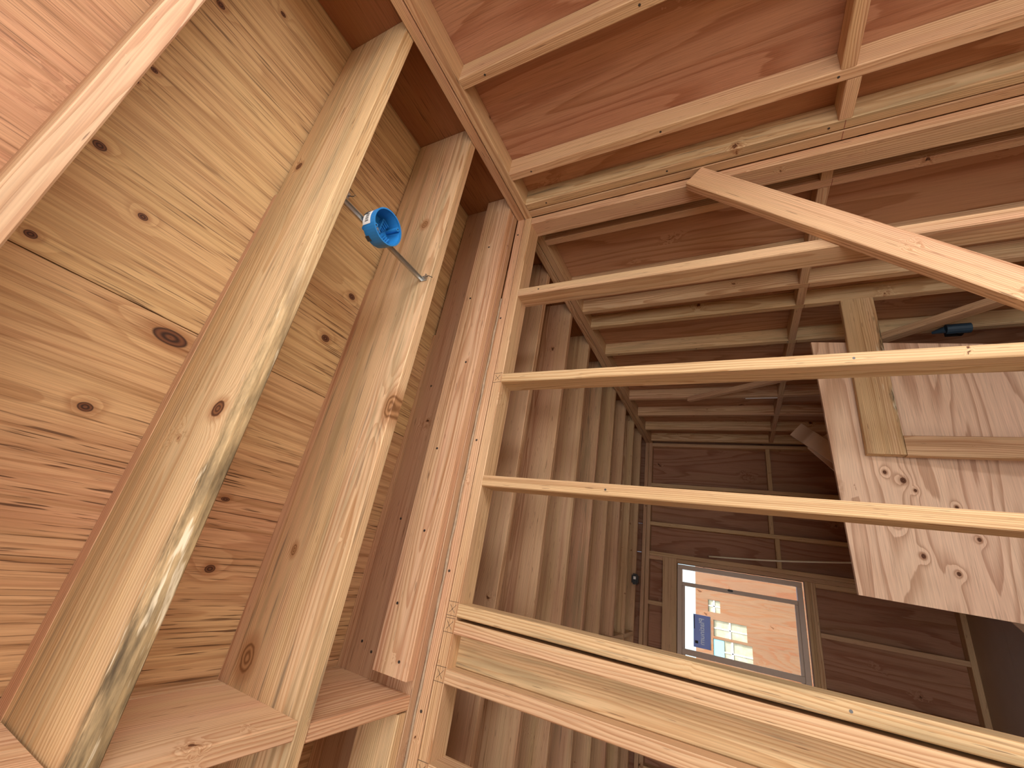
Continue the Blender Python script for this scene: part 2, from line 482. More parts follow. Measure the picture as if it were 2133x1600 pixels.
# near joist with a waney, bark-stained lower corner
JX1 = 0.437
def waney_joist():
    L0, L1 = YS + 0.003, YL
    n = 60
    vs, fs = [], []
    rnd = random.Random(3)
    for i in range(n + 1):
        y = L0 + (L1 - L0) * i / n
        t = max(0.0, min(1.0, (y + 0.95) / 0.9))
        c = 0.003 + t * (0.013 + 0.004 * math.sin(y * 9) + 0.003 * rnd.random())
        cc = 0.003 + t * (0.016 + 0.004 * math.sin(y * 7 + 1))
        b = 0.004 * math.sin((y - L0) / (L1 - L0) * math.pi)
        ring = [(0, ZJ1), (0, ZJ0 + cc), (c * .3, ZJ0 + cc * .3), (c, ZJ0), (T - .003, ZJ0), (T, ZJ0 + .003), (T, ZJ1)]
        vs += [(y, -(q[0] - T / 2 + b), q[1] - (ZJ0 + ZJ1) / 2) for q in ring]
    k = 7
    for i in range(n):
        for j in range(k):
            a = i * k + j; b2 = i * k + (j + 1) % k
            fs.append((a, b2, b2 + k, a + k))
    fs += [tuple(range(k)), tuple(n * k + j for j in range(k - 1, -1, -1))]
    me = bpy.data.meshes.new('joist'); me.from_pydata(vs, [], fs); me.update()
    bmx = bmesh.new(); bmx.from_mesh(me); bmesh.ops.recalc_face_normals(bmx, faces=bmx.faces); bmx.to_mesh(me); bmx.free()
    kn = [(-0.191, 0.019, -0.079, 0.019, 0.022), (-0.981, 0.019, 0.100, 0.014, 0.013)]
    me.materials.append(lumber('fir_joist_with_wane', knots=kn, density=0.05, wane=dict(z0=(ZJ1 - ZJ0) / 2 - 0.022, sgn=1.0, x0=-0.75, x1=1.4)))
    o = bpy.data.objects.new('joist', me)
    o.rotation_euler = (0, 0, math.pi / 2)
    # the mesh's own X is already the world Y value
    link(o, ceil, (JX1 + T / 2, 0, (ZJ0 + ZJ1) / 2))
    paint(o, 0.02, 0.55, 1.03, 0.41)
    o['label'] = 'joist with a grey waney lower corner'
    return o
waney_joist()

jx_near = [JX1 + 0.4064 * k for k in range(-8, 3) if k != 0]
jx_far = [1.693 + 0.4064 * k for k in range(8)]
j2mat = lumber('fir_joist_with_big_knot', knots=[(-0.760, 0.019, -0.136, 0.040, 0.022), (-1.498, 0.019, -0.037, 0.018, 0.015), (-0.07, 0.019, 0.098, 0.036, 0.026), (-0.335, 0.019, 0.062, 0.016, 0.010)], kcols=((0.20, 0.09, 0.035), (0.42, 0.22, 0.10)), density=0.03)
far_tone = [0.75, 0.7, 0.55, 0.8, 0.45, 0.7, 0.3, 0.5]
for k, x in enumerate(jx_near):
    kw = dict(tone=RNG.uniform(.2, .7))
    mat = 'lumber_clear'
    if abs(x - (JX1 + 0.4064)) < .01:
        mat = j2mat; kw = dict(tone=0.42, stain=0.75, val=1.03, seed=0.268)
    elif abs(x - 1.2498) < .01:
        kw = dict(tone=0.95, stain=0.0, val=0.80, seed=0.63)
        board('joist', ceil, (1.2468, 1.2848), (YS + .003, YL), (ZJ0, ZJ1), 'y', mat, **kw)
        continue
    board('joist', ceil, (x, x + T), (YS + .003, YL), (ZJ0, ZJ1), 'y', mat, **kw)
for k, x in enumerate(jx_far):
    board('joist', ceil, (x, x + T), (YS + .003, YL), (ZJ0, ZJ1), 'y', 'lumber', tone=far_tone[k], stain=(0.1, 0.0, 0.1, 0.75, 0.2, 0.1, 0.2, 0.1)[k], val=0.96)

# flat backer boards nailed low on the last joist beside the partition
board('backer_board', ceil, (1.2075, 1.2455), (YS + .003, 0.372), (ZJ0 + .001, ZJ0 + 0.140), 'y', 'lumber_clear', tone=0.78, stain=0.0, val=1.04, seed=.12)
board('backer_board', ceil, (1.2075, 1.2455), (0.452, YL), (ZJ0 + .001, ZJ0 + 0.140), 'y', 'lumber', tone=0.3, stain=0.35, val=1.06, seed=.77, label='greyish white backer board')

# solid blocking between joists
blk_y = (0.398, 0.398 + T)
allj = sorted(jx_near + [JX1])
for a, b in zip(allj, allj[1:]):
    y0 = blk_y[0] + (0.012 if a > 0.8 else 0.0)
    x1 = b - .0005 if b < 1.2 else 1.2463
    board('block', ceil, (a + T + .0005, x1), (y0, y0 + T), (ZJ0 + .001, ZJ1 - .004), 'x', 'lumber_knotty' if 0.4 < a < 0.5 else 'lumber_clear', tone=0.75, stain=0.0, val=1.02)
    board('taper_block', ceil, (a + T + .0005, x1), (y0, y0 + T), (ZJ1 - .003, roof_z(y0) - .004), 'x', 'lumber_clear', tone=0.75, stain=0.0)
for a, b in zip(jx_far, jx_far[1:]):
    board('block', ceil, (a + T + .0005, b - .0005), (0.40, 0.40 + T), (ZJ0 + .001, ZJ1 - .004), 'x', 'lumber_clear', val=0.95)

# tapered sleepers ripped onto the joists for roof fall
def sleeper(x, y0=-0.88):
    y1 = YL
    bm = bmesh.new()
    x0, x1 = x + .002, x + T - .002
    z0, z1 = roof_z(y0) - .001, roof_z(y1) - .001
    v = [bm.verts.new(p) for p in ((y0, -.017, 0), (y1, -.017, 0), (y1, .017, 0), (y0, .017, 0), (y0 , -.017, z0 - ZJ1), (y1, -.017, z1 - ZJ1), (y1, .017, z1 - ZJ1), (y0, .017, z0 - ZJ1))]
    for f in ((0, 1, 2, 3), (4, 5, 6, 7), (0, 1, 5, 4), (1, 2, 6, 5), (2, 3, 7, 6), (3, 0, 4, 7)):
        bm.faces.new([v[i] for i in f])
    o = mesh_obj('sleeper_strip', ceil, bm, 'lumber_clear', (x + T / 2, 0, ZJ1))
    o.rotation_euler = (0, 0, math.pi / 2)
    paint(o, 0.72, 0.0, 0.98)
for x in allj + jx_far:
    sleeper(x)

# roof sheathing panels, face grain across the joists
roofA = plywood('roof_sheathing_main', knots=[(a, b, 0, r * 1.3, r) for a, b, r in ((-1.159, .621, .008), (-1.162, .374, .010), (-1.041, .46, .008), (-1.19, .117, .006), (-1.17, .123, .006), (-1.182, .181, .005), (-1.04, -.372, .007), (-1.153, -.192, .009), (-.469, .277, .011), (-.503, .47, .012))], density=0.05, checks=1.0, contour=9.0, ring=0.32)
roofB = plywood('roof_sheathing_lower', knots=[(-0.879, -0.573, 0, 0.040, 0.019), (-0.948, -0.364, 0, 0.014, 0.010), (-0.559, -0.072, 0, .014, .010), (-0.595, -.242, 0, .012, .006)], density=0.05, checks=1.15, contour=10.0, ring=0.4)
slope = math.atan(0.0208)
def roof_panel(x0, x1, y0, y1, mat, **kw):
    th = 0.0148
    bm = bmesh.new(); bm_box(bm, (0, 0, th / 2), (x1 - x0 - .002, (y1 - y0 - .002), th))
    yc = (y0 + y1) / 2
    o = mesh_obj('roof_panel', ceil, bm, mat, ((x0 + x1) / 2, yc, roof_z(yc)))
    o.rotation_euler = (slope, 0, 0)
    paint(o, **kw)
rows = [(-1.70, -0.397), (-0.397, 0.823), (0.823, 2.043), (2.043, 2.60)]
for r_i, (y0, y1) in enumerate(rows):
    cuts = [-3.1, -2.39, 0.05, 2.49, 4.95] if r_i % 2 == 0 else [-3.1, -1.17, 0.05, 2.49, 4.95]
    for i in range(len(cuts) - 1):
        first = cuts[i] < 0.05 - .01
        mt = (roofA if r_i == 0 else roofB)
        tone = (0.95 if first and r_i == 0 else 0.12 if r_i == 0 else 0.55)
        roof_panel(cuts[i], cuts[i + 1], y0, y1, mt, tone=tone, stain=0.1 if not first else 0.0, val=1.0, seed=0.37 + 0.11 * r_i + .05 * i)
bm = bmesh.new(); bm_box(bm, (0, 0, 0.012), (8.1, 4.4, 0.016))  # unseen cover added to stop sky light leaking through the panel gaps
o = mesh_obj('leak_cover_felt', ceil, bm, 'felt', (0.95, 0.45, roof_z(0.45) + 0.012)); o.rotation_euler = (slope, 0, 0)

def nail(parent, p, nrm, r=.0045):
    nrm = Vector(nrm)
    bm = bmesh.new(); bm_tube(bm, [Vector(p) - nrm * .001, Vector(p) + nrm * .0007], r, 8)
    mesh_obj('nail', parent, bm, 'steel_dark')
for (y, z) in ((-1.30, .95), (-1.02, .985), (-0.70, .93), (-0.34, .97), (-0.05, .94), (0.18, .98), (0.33, .92)):
    nail(ceil, (1.2075, y, z), (-1, 0, 0))
for (y, z) in ((0.32, 1.12), (0.34, 1.07), (-0.08, 1.09), (-0.62, 1.11)):
    nail(ceil, (1.2468, y, z), (-1, 0, 0))
# ------------------------------------------------------------------ exterior wall on the photographer's right
wr = empty('wall_right', (0, YW, FL), 'stud wall with plywood sheathing and double top plate', 'wall', 'structure')
for seg in ((XB, XP - .0006), (XP2 + .0006, 4.888)):
    board('top_plate', wr, seg, (YS, YW), (ZL + .003, ZU), 'x', 'lumber_clear', tone=0.6, stain=0.0)
    board('top_plate', wr, seg, (YS, YW), (ZS, ZL), 'x', 'lumber', tone=0.5, stain=0.0)
board('bottom_plate', wr, (0.20, 4.888), (YS, YW), (FL, ZB), 'x', 'lumber_clear')
studs = [0.629 - 0.4064 * k for k in range(1, 0, -1)] + [0.629, 1.032, 1.2045, 1.2465, 1.446, 1.851, 2.090, 2.2755, 2.653, 3.075, 3.502, 3.910, 4.320, 4.700]
stain_of = {1.2045: 0.85, 2.653: 0.6, 2.2755: .15}
for sx in studs:
    board('stud', wr, (sx, sx + T), (YS, YW), (ZB, ZS), 'z', 'lumber_knotty' if sx in (2.653, 3.502, 3.91) else 'lumber', tone=0.05 if sx in stain_of else RNG.uniform(.3, .8), stain=stain_of.get(sx, 0.05))
# mid-height blocks, staggered to the chalk line
zc = -0.362
for i, (a, b) in enumerate(zip(studs, studs[1:])):
    if b - a - T < 0.03:
        continue
    up = zc - 0.02 if a == 1.032 else (zc + .0 if i % 2 else zc + .003)
    if a == 1.2465:
        continue
    lo = up - T / 2
    board('block', wr, (a + T + .0005, b - .0005), (YS, YW), (lo, lo + T), 'x', 'lumber', stain=0.0, tone=0.6)
board('block', wr, (XP2 + .001, 1.4455), (YS, YW), (zc - .02, zc - .02 + T), 'x', 'lumber', stain=0.0, tone=0.5)
# sheathing: vertical grain panels and a rim strip above the plates
cuts = [-3.0, -2.4, -1.10, 0.20, 1.051, 2.27, 3.49, 4.71, 4.90]
for i in range(len(cuts) - 1):
    board('sheathing_panel', wr, (cuts[i] + .0012, cuts[i + 1] - .0012), (YS - .0125, YS - .0005), (0.43 if i == 2 else FL - .1, 0.858), 'z', 'ply_wall', thin='Z', r=.0008,
          tone=0.85 if i == 3 else 0.55, stain=0.0, val=0.95 if i == 3 else 1.0)
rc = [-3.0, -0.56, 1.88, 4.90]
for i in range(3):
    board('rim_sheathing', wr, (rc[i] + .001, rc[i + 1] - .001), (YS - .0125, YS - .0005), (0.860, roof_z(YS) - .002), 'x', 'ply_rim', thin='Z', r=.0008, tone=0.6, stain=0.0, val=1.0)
# chalk snap line across the stud edges
for sx in (1.2045, 1.2465, 1.446, 1.851, 2.090, 2.2755, 2.653):
    bm = bmesh.new(); bm_box(bm, (0, 0, 0), (T - .006, .0006, .0018))
    mesh_obj('chalk_line', wr, bm, 'chalk', (sx + T / 2, YW, zc - .022))

# ------------------------------------------------------------------ framed partition in front of the photographer
wf = empty('wall_front', (XP, 0, FL), 'open stud partition with double top plate', 'wall', 'structure')
board('top_plate', wf, (XP, XP2), (YS, YL), (ZL + .003, ZU - .001), 'y', 'lumber', tone=0.75, stain=0.0, val=1.0)
board('top_plate', wf, (XP, XP2), (YW, YL), (ZS, ZL), 'y', 'lumber', tone=0.35, stain=0.0, val=1.02)
board('bottom_plate', wf, (XP, XP2), (YW, YL), (FL, ZB), 'y', 'lumber_clear')
for (y0, tn, st, vl, mt) in ((-1.512, 0.65, 0.05, 1.0, 'lumber'), (-1.095, 0.45, 0.25, 1.0, 'lumber'), (-0.680, 0.05, 0.12, 1.06, 'lumber_clear'), (-0.270, 0.12, 0.05, 1.06, 'lumber_clear'),
                         (0.149, 0.0, 0.75, 1.03, 'lumber_clear'), (0.1960, 0.45, 0.0, 1.02, 'lumber_clear'), (0.3275, 0.55, 0.05, 1.0, 'lumber'), (0.5575, 0.45, 0.0, 1.0, 'lumber'), (0.964, .5, 0, 1, 'lumber'), (1.37, .5, 0, 1, 'lumber'), (1.777, .5, 0, 1, 'lumber')):
    board('stud', wf, (XP, XP2), (y0, y0 + T), (ZB, ZS), 'z', mt, tone=tn, stain=st, val=vl)
# flat stud set back between the paired studs (wall-junction channel)
board('flat_stud', wf, (XP2 - T, XP2), (0.2347, 0.3269), (ZB, ZS), 'z', 'lumber_clear', tone=0.02, stain=0.75, val=0.98)
# pencilled layout crosses on the lower plate
def pencil(pts, parent, x=XP - .0004):
    bm = bmesh.new()
    for a, b in pts:
        a, b = Vector((x, *a)), Vector((x, *b))
        bm_tube(bm, [a, b], .0007, 5)
    o = mesh_obj('pencil_mark', parent, bm, 'pencil')
for yc in (-0.662, 0.166, 0.213, 0.345, 0.577):
    zc2 = (ZS + ZL) / 2
    pencil([((yc - .012, zc2 - .011), (yc + .012, zc2 + .010)), ((yc + .011, zc2 - .009), (yc - .011, zc2 + .011)), ((yc - .0205, ZS + .001), (yc - .019, ZL - .001)), ((yc + .0195, ZS + .001), (yc + .0205, ZL - .001))], wf)
# grey sealant bead along the joint above the plate
bm = bmesh.new()
bm_tube(bm, [(XP - .004 + .0012 * math.sin(i * 1.7), -1.05 + i * 0.06, ZU - .003 + .001 * math.sin(i * 2.3)) for i in range(57)], [0.0042 + .0012 * math.sin(i * 2.9) for i in range(57)], 7)
mesh_obj('sealant_bead', wf, bm, 'caulk', smooth=True)

for (y, z) in ((-1.42, .858), (-0.95, .86), (-0.40, .856), (0.06, .859), (0.45, .857)):
    nail(wf, (XP, y, z), (-1, 0, 0))
for (y, z) in ((-1.076, .70), (-0.661, -.31), (-0.251, .35), (0.168, -.2)):
    nail(wf, (XP, y, z), (-1, 0, 0), .0035)
for sx in (0.629, 1.032, 1.2045, 2.653):
    for z in (0.70, 0.18, -0.34):
        nail(wr, (sx + T / 2, YW, z), (0, 1, 0), .004)
# ------------------------------------------------------------------ window wall of the far room
wa = empty('wall_far', (XF, 0, FL), 'far stud wall with window opening and plywood sheathing', 'wall', 'structure')
WY0, WY1, WZ0, WZ1 = -0.262, 0.985, -0.530, 0.530
board('top_plate', wa, (XF, XF2), (YW, YL), (ZL + .003, ZU), 'y', 'lumber')
board('top_plate', wa, (XF, XF2), (YW, YL), (ZS, ZL), 'y', 'lumber')
board('bottom_plate', wa, (XF, XF2), (YW, YL), (FL, ZB), 'y', 'lumber')
fst = [-1.474, -1.052, -0.640, -0.345, -0.303]
for y0 in (-1.512, -1.052, -0.640, -0.3425, 1.03, 1.43, 1.84):
    board('stud', wa, (XF, XF2), (y0, y0 + T), (ZB, ZS), 'z', 'lumber', stain=.05)
for y0 in (-0.3035, 0.9875):
    board('trimmer_stud', wa, (XF, XF2), (y0, y0 + T), (ZB, WZ1 + .0005), 'z', 'lumber', stain=.05)
board('header', wa, (XF, XF2), (-0.3035, 1.026), (WZ1 + .001, WZ1 + 0.133), 'y', 'lumber_clear', tone=0.35, stain=0.0)
for y0 in (-0.3035, 0.118, 0.524, 0.93):
    board('cripple_stud', wa, (XF, XF2), (y0, y0 + T), (WZ1 + .134, ZS), 'z', 'lumber')
board('sill_plate', wa, (XF, XF2), (-0.265, 0.987), (WZ0 - T, WZ0), 'y', 'lumber_clear', tone=.3)
board('sill_plate', wa, (XF, XF2), (-0.265, 0.987), (WZ0 - 2 * T - .001, WZ0 - T - .001), 'y', 'lumber_clear', tone=.4)
for y0 in (-0.265, 0.118, 0.524, 0.93):
    board('cripple_stud', wa, (XF, XF2), (y0, y0 + T), (ZB, WZ0 - 2 * T - .002), 'z', 'lumber', stain=0.0)
for (a, b, z) in ((-1.474, -1.052, -.35), (-1.014, -0.640, -.33), (-0.602, -0.3425, -.37)):
    board('block', wa, (XF, XF2), (a + .0005, b - .0005), (z, z + T), 'y', 'lumber', stain=0.0)
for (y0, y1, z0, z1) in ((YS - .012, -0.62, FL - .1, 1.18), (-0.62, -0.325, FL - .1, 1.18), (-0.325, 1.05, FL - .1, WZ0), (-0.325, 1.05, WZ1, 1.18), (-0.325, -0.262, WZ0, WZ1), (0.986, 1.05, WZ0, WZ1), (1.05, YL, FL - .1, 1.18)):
    board('sheathing_panel', wa, (XF2 + .0005, XF2 + .0125), (y0 + .0008, y1 - .0008), (z0, z1), 'z', 'ply_wall', thin='Z', r=.0008, tone=1.0, stain=0.0, val=0.8)  # value lowered: the far room's shade is put into the plywood colour

# window: horizontal slider
win = empty('window_1', (XF, (WY0 + WY1) / 2, WZ0), 'taupe vinyl sliding window with a blue sticker on its glass', 'window', 'structure')
FY0, FY1, FZ0, FZ1 = -0.256, 0.980, -0.514, 0.527
xw0, xw1 = XF + .035, XF + .105
fw = 0.042
def vbox(name, parent, x, y, z, mat='vinyl', label=None, bev=0.003):
    bm = bmesh.new(); bm_box(bm, (0, 0, 0), (x[1] - x[0], y[1] - y[0], z[1] - z[0]))
    bmesh.ops.bevel(bm, geom=bm.edges[:], offset=min(bev, 0.3 * min(x[1] - x[0], y[1] - y[0], z[1] - z[0])), segments=1, affect='EDGES')
    return mesh_obj(name, parent, bm, mat, ((x[0] + x[1]) / 2, (y[0] + y[1]) / 2, (z[0] + z[1]) / 2), label=label)
vbox('frame_jamb', win, (xw0, xw1), (FY0, FY0 + fw), (FZ0, FZ1))
vbox('frame_jamb', win, (xw0, xw1), (FY1 - fw, FY1), (FZ0, FZ1))
vbox('frame_head', win, (xw0, xw1), (FY0 + fw, FY1 - fw), (FZ1 - fw, FZ1))
vbox('frame_sill', win, (xw0, xw1), (FY0 + fw, FY1 - fw), (FZ0, FZ0 + fw))
gz0, gz1 = FZ0 + fw, FZ1 - fw
def sash(y0, y1, x, w0=0.03, w1=0.03):
    s = vbox('sash', win, (x, x + .022), (y0, y0 + w0), (gz0, gz1))
    vbox('stile', s, (x, x + .022), (y1 - w1, y1), (gz0, gz1))
    vbox('rail', s, (x, x + .022), (y0 + w0, y1 - w1), (gz1 - .026, gz1))
    vbox('rail', s, (x, x + .022), (y0 + w0, y1 - w1), (gz0, gz0 + .026))
    vbox('pane', s, (x + .009, x + .013), (y0 + w0, y1 - w1), (gz0 + .026, gz1 - .026), 'glass', bev=.0004)
    return s
sash(-0.100, 0.520, xw0 + .008, 0.036, 0.048)
sash(0.475, FY1 - fw, xw0 + .040)
vbox('pane', win, (xw0 + .05, xw0 + .054), (FY0 + fw, 0.475), (gz0, gz1), 'glass', bev=.0004)
bm = bmesh.new(); bm_box(bm, (0, 0, 0), (.016, .02, .045)); bmesh.ops.bevel(bm, geom=bm.edges[:], offset=.004, segments=2, affect='EDGES')
mesh_obj('sash_lock', win, bm, 'black_plastic', (xw0 + .003, -0.09, 0.06))
# sticker on the outside of the pane, its white lettering read from outdoors
sx = xw0 + .0245
bm = bmesh.new(); bm_box(bm, (0, 0, 0), (.0012, 0.275, 0.150))
st = mesh_obj('sticker', win, bm, 'blue_label', (sx + .0003, 0.3025, 0.310), label='dark blue sticker with white lettering')
vbox('sticker_border', st, (sx - .0004, sx), (0.165, 0.440), (0.2352, 0.241), 'paper', bev=.0001)
vbox('barcode_patch', st, (sx - .0004, sx), (0.385, 0.408), (0.346, 0.372), 'ink', bev=.0001)
vbox('dark_strip', st, (sx - .0004, sx), (0.175, 0.29), (0.374, 0.381), 'ink', bev=.0001)
def text_mesh(extrude):
    fc = bpy.data.curves.new('lettering', 'FONT')
    fc.body = 'Platinum'; fc.size = 0.064; fc.align_x = 'CENTER'; fc.align_y = 'CENTER'; fc.extrude = extrude; fc.offset = 0.0007
    fo = bpy.data.objects.new('lettering', fc)
    COL.objects.link(fo)
    me = bpy.data.meshes.new_from_object(fo.evaluated_get(bpy.context.evaluated_depsgraph_get()))
    bpy.data.objects.remove(fo, do_unlink=True)
    return me
def letters(me):
    o = bpy.data.objects.new('lettering', me)
    o.rotation_euler = Matrix(((0, 0, 1), (1, 0, 0), (0, 1, 0))).to_euler()   # reads correctly from outdoors
    return link(o, st, (sx + .0003, 0.302, 0.312))
cutter = letters(text_mesh(0.01))
bo = st.modifiers.new('cut', 'BOOLEAN'); bo.operation = 'DIFFERENCE'; bo.object = cutter; bo.solver = 'EXACT'; bo.use_self = True
bpy.context.view_layer.update()
st_me = bpy.data.meshes.new_from_object(st.evaluated_get(bpy.context.evaluated_depsgraph_get()))
st.modifiers.clear(); st.data = st_me
st_me.materials.clear(); st_me.materials.append(M['blue_label'])
bpy.data.objects.remove(cutter, do_unlink=True)
print('sticker faces', len(st_me.polygons), [round(v, 3) for v in st.dimensions])
lm = text_mesh(0.00025)
lm.materials.clear(); lm.materials.append(M['white_ink'])
letters(lm)

# ------------------------------------------------------------------ walls the photograph does not show (they close the rooms)
wl = empty('wall_left', (0, YL, FL), 'plywood clad side wall closing both rooms', 'wall', 'structure')
for x0 in (-3.0, -0.56, 1.88):
    board('sheathing_panel', wl, (x0 + .001, x0 + 2.439 + (.55 if x0 > 1 else 0)), (YL + .002, YL + .014), (FL - .1, 1.26), 'x', 'ply_wall', thin='Z', r=.0008, stain=0.0)
wb = empty('wall_back', (XB, 0, FL), 'plywood clad wall with a wide doorway', 'wall', 'structure')
for (y0, y1, z0, z1) in ((YS - .012, -1.0, FL - .1, 1.26), (-1.0, 1.4, 0.43, 1.26), (1.4, YL + .014, FL - .1, 1.26)):
    board('sheathing_panel', wb, (XB - .014, XB - .002), (y0 + .001, y1 - .001), (z0, z1), 'y', 'ply_wall', thin='Z', r=.0008, stain=0.0)

# ------------------------------------------------------------------ loose and temporary things
# long diagonal brace nailed across the partition
br = oriented_board('diagonal_brace', None, (XP - .0195, -1.480, 0.083), (XP - .0195, -0.205, -1.34), (-1, 0, 0), 0.089, T, 'lumber', tone=0.7, stain=0.0, val=1.14, seed=.57)
tag(br, 'long pinkish diagonal brace nailed across the open stud partition', 'brace')
b2 = oriented_board('diagonal_brace', None, (3.50, YW + .0195, 0.30), (3.02, YW + .0195, -0.62), (0, 1, 0), 0.038, 0.038, 'lumber', tone=0.8, stain=0.0, seed=.52)
tag(b2, 'thin wooden strip nailed diagonally over studs beside the white tube', 'brace')
b3 = oriented_board('diagonal_brace', None, (2.74, YW + .0195, -0.71), (2.30, YW + .0195, -1.27), (0, 1, 0), 0.06, T, 'lumber', tone=0.6, stain=0.0, seed=.17)
tag(b3, 'short wooden strip nailed diagonally over studs beside the dark blue tool', 'brace')

# rail and post standing out from the exterior wall, plywood sheet behind them
rp = empty('rail_frame', (2.294, -1.0, FL), 'horizontal bark-edged rail on a post in front of the plywood sheet', 'frame')
board('rail', rp, (2.2755, 2.2755 + T), (YW + .0008, -0.692), (-0.669, -0.536), 'y', lumber('fir_rail_bark_edge', density=0.10, wane=dict(z0=0.058, sgn=1.0, x0=-2, x1=2)), tone=0.0, stain=0.2, val=1.0, seed=.85)
board('post', rp, (2.2755, 2.2755 + T), (-0.778, -0.689), (FL, -0.670), 'z', 'lumber', tone=0.6, stain=0.0)
bm = bmesh.new()
prof = [(-1.262, FL), (-0.085, FL), (-0.107, FL + 1.128), (-1.287, FL + 1.171)]
f0 = [bm.verts.new((p[0] + 0.71, p[1] - FL, 0)) for p in prof]; f1 = [bm.verts.new((p[0] + 0.71, p[1] - FL, .0148)) for p in prof]
bm.faces.new(f0); bm.faces.new(f1[::-1])
for i in range(4):
    bm.faces.new((f0[i], f0[(i + 1) % 4], f1[(i + 1) % 4], f1[i]))
ps = mesh_obj('plywood_sheet', None, bm, 'ply_sheet', (2.4795, -0.71, FL + .001))
LEAN = math.radians(9)
ps.rotation_euler = (Matrix.Rotation(-LEAN, 3, 'Y') @ Matrix(((0, 0, 1), (1, 0, 0), (0, 1, 0)))).to_euler()
paint(ps, 0.75, 0.0, 1.04, 0.23)
tag(ps, 'big plywood sheet leaning on the back of the rail', 'plywood')
# two narrow offcuts leaning towards the exterior wall
for i, (p0, p1, w, lab) in enumerate((((3.40, -1.200, -0.42), (3.40, -0.30, FL + .10), 0.115, 'narrow plywood offcut leaning beside a wider offcut'), ((3.43, -1.135, -0.555), (3.43, -0.12, FL + .12), 0.20, 'wider plywood offcut leaning behind the big plywood sheet'))):
    pl = oriented_board('plywood_offcut', None, p0, p1, (-1, 0, 0), w, 0.0148, 'ply_sheet', tone=0.55, stain=0.0, val=.95)
    tag(pl, lab, 'offcut')

# white tube and blue tool resting on blocks of the exterior wall
bm = bmesh.new(); bm_tube(bm, [(0, 0, -.11), (0, 0, .11)], .02, 14)
bm_tube(bm, [(0, 0, .11), (0, 0, .128)], .012, 12)
tb = mesh_obj('white_tube', None, bm, 'white_pvc', (3.556, YW - .02, -0.232), smooth=False)
tag(tb, 'white sealant tube standing on a block between studs', 'tube')
tl = empty('caulking_gun', (2.60, YW + .03, -1.06), 'dark blue hand tool wedged beside the short diagonal strip', 'tool')
TX, TY = 2.615, YW + .0275
bm = bmesh.new(); bm_tube(bm, [(TX, TY, -1.125), (TX, TY, -1.03)], .026, 12); bm_tube(bm, [(TX, TY, -1.03), (TX + .028, TY, -0.985)], [.019, .007], 10)
mesh_obj('barrel', tl, bm, 'tool_blue')
bm = bmesh.new(); bm_box(bm, (TX + .03, TY, -1.10), (.05, .026, .018)); bm_box(bm, (TX + .052, TY, -1.075), (.012, .026, .066))
mesh_obj('handle', tl, bm, 'black_plastic')

# black device box under the far joists
jb = empty('junction_box', (4.46, -0.045, 0.88), 'small black box with a white label on a far joist', 'electrical box')
bm = bmesh.new(); bm_box(bm, (4.49, -0.045, 0.868), (.085, .095, .06)); bmesh.ops.bevel(bm, geom=bm.edges[:], offset=.012, segments=2, affect='EDGES')
mesh_obj('case', jb, bm, 'black_plastic')
bm = bmesh.new(); bm_box(bm, (4.4465, -0.055, 0.868), (.001, .025, .022))
mesh_obj('label_patch', jb, bm, 'paper')
# pale cord stretched along the window wall
bm = bmesh.new()
pa, pb = Vector((4.79, -0.365, 0.235)), Vector((4.60, -0.455, -0.86))
bm_tube(bm, [pa.lerp(pb, t / 12) + Vector((0, 0.012 * math.sin(math.pi * t / 12), 0)) for t in range(13)], .0075, 7)
cd = mesh_obj('cord', None, bm, 'cord', smooth=True)
tag(cd, 'thin pale cord hanging in front of the window wall studs', 'cord')

# ------------------------------------------------------------------ ceiling light box on its bar hanger
BX, BY, BZ = 0.6155, -0.834, 0.866          # centre of the open rim
cb = empty('ceiling_box', (BX, BY, BZ), 'round blue plastic ceiling box on a steel bar between joists', 'electrical box')
R0, R1, DP = 0.0550, 0.0520, 0.050
bm = bmesh.new()
seg = 40
prof = [(R0 - .0042, -.002), (R0, -.002), (R0, .004), (R1, DP - .004), (R1 - .004, DP), (0.0001, DP), (0.0001, DP - .003), (R1 - .006, DP - .003), (R0 - .0034, .004), (R0 - .0042, -.002)]
rings = []
for (r, z) in prof[:-1]:
    rings.append([bm.verts.new((r * math.cos(2 * math.pi * k / seg), r * math.sin(2 * math.pi * k / seg), z)) for k in range(seg)])
for a, b in zip(rings, rings[1:] + rings[:1]):
    for k in range(seg):
        if a[0].co.xy.length < .001 and b[0].co.xy.length < .001:
            continue
        bm.faces.new((a[k], a[(k + 1) % seg], b[(k + 1) % seg], b[k]))
shell = mesh_obj('shell', cb, bm, 'blue_plastic', (BX, BY, BZ), smooth=False)
for k in range(2):                               # screw bosses on opposite sides
    a = math.radians(-35 + 180 * k)
    c = Vector((BX + math.cos(a) * (R0 - .0105), BY + math.sin(a) * (R0 - .0105), BZ + .024))
    bm = bmesh.new(); bm_tube(bm, [c + Vector((0, 0, -.022)), c + Vector((0, 0, .028))], .0065, 12)
    bs = mesh_obj('screw_boss', cb, bm, 'blue_plastic')
    bm = bmesh.new(); bm_tube(bm, [c + Vector((0, 0, -.0228)), c + Vector((0, 0, -.0215))], .0022, 8)
    mesh_obj('screw_hole', bs, bm, 'ink')
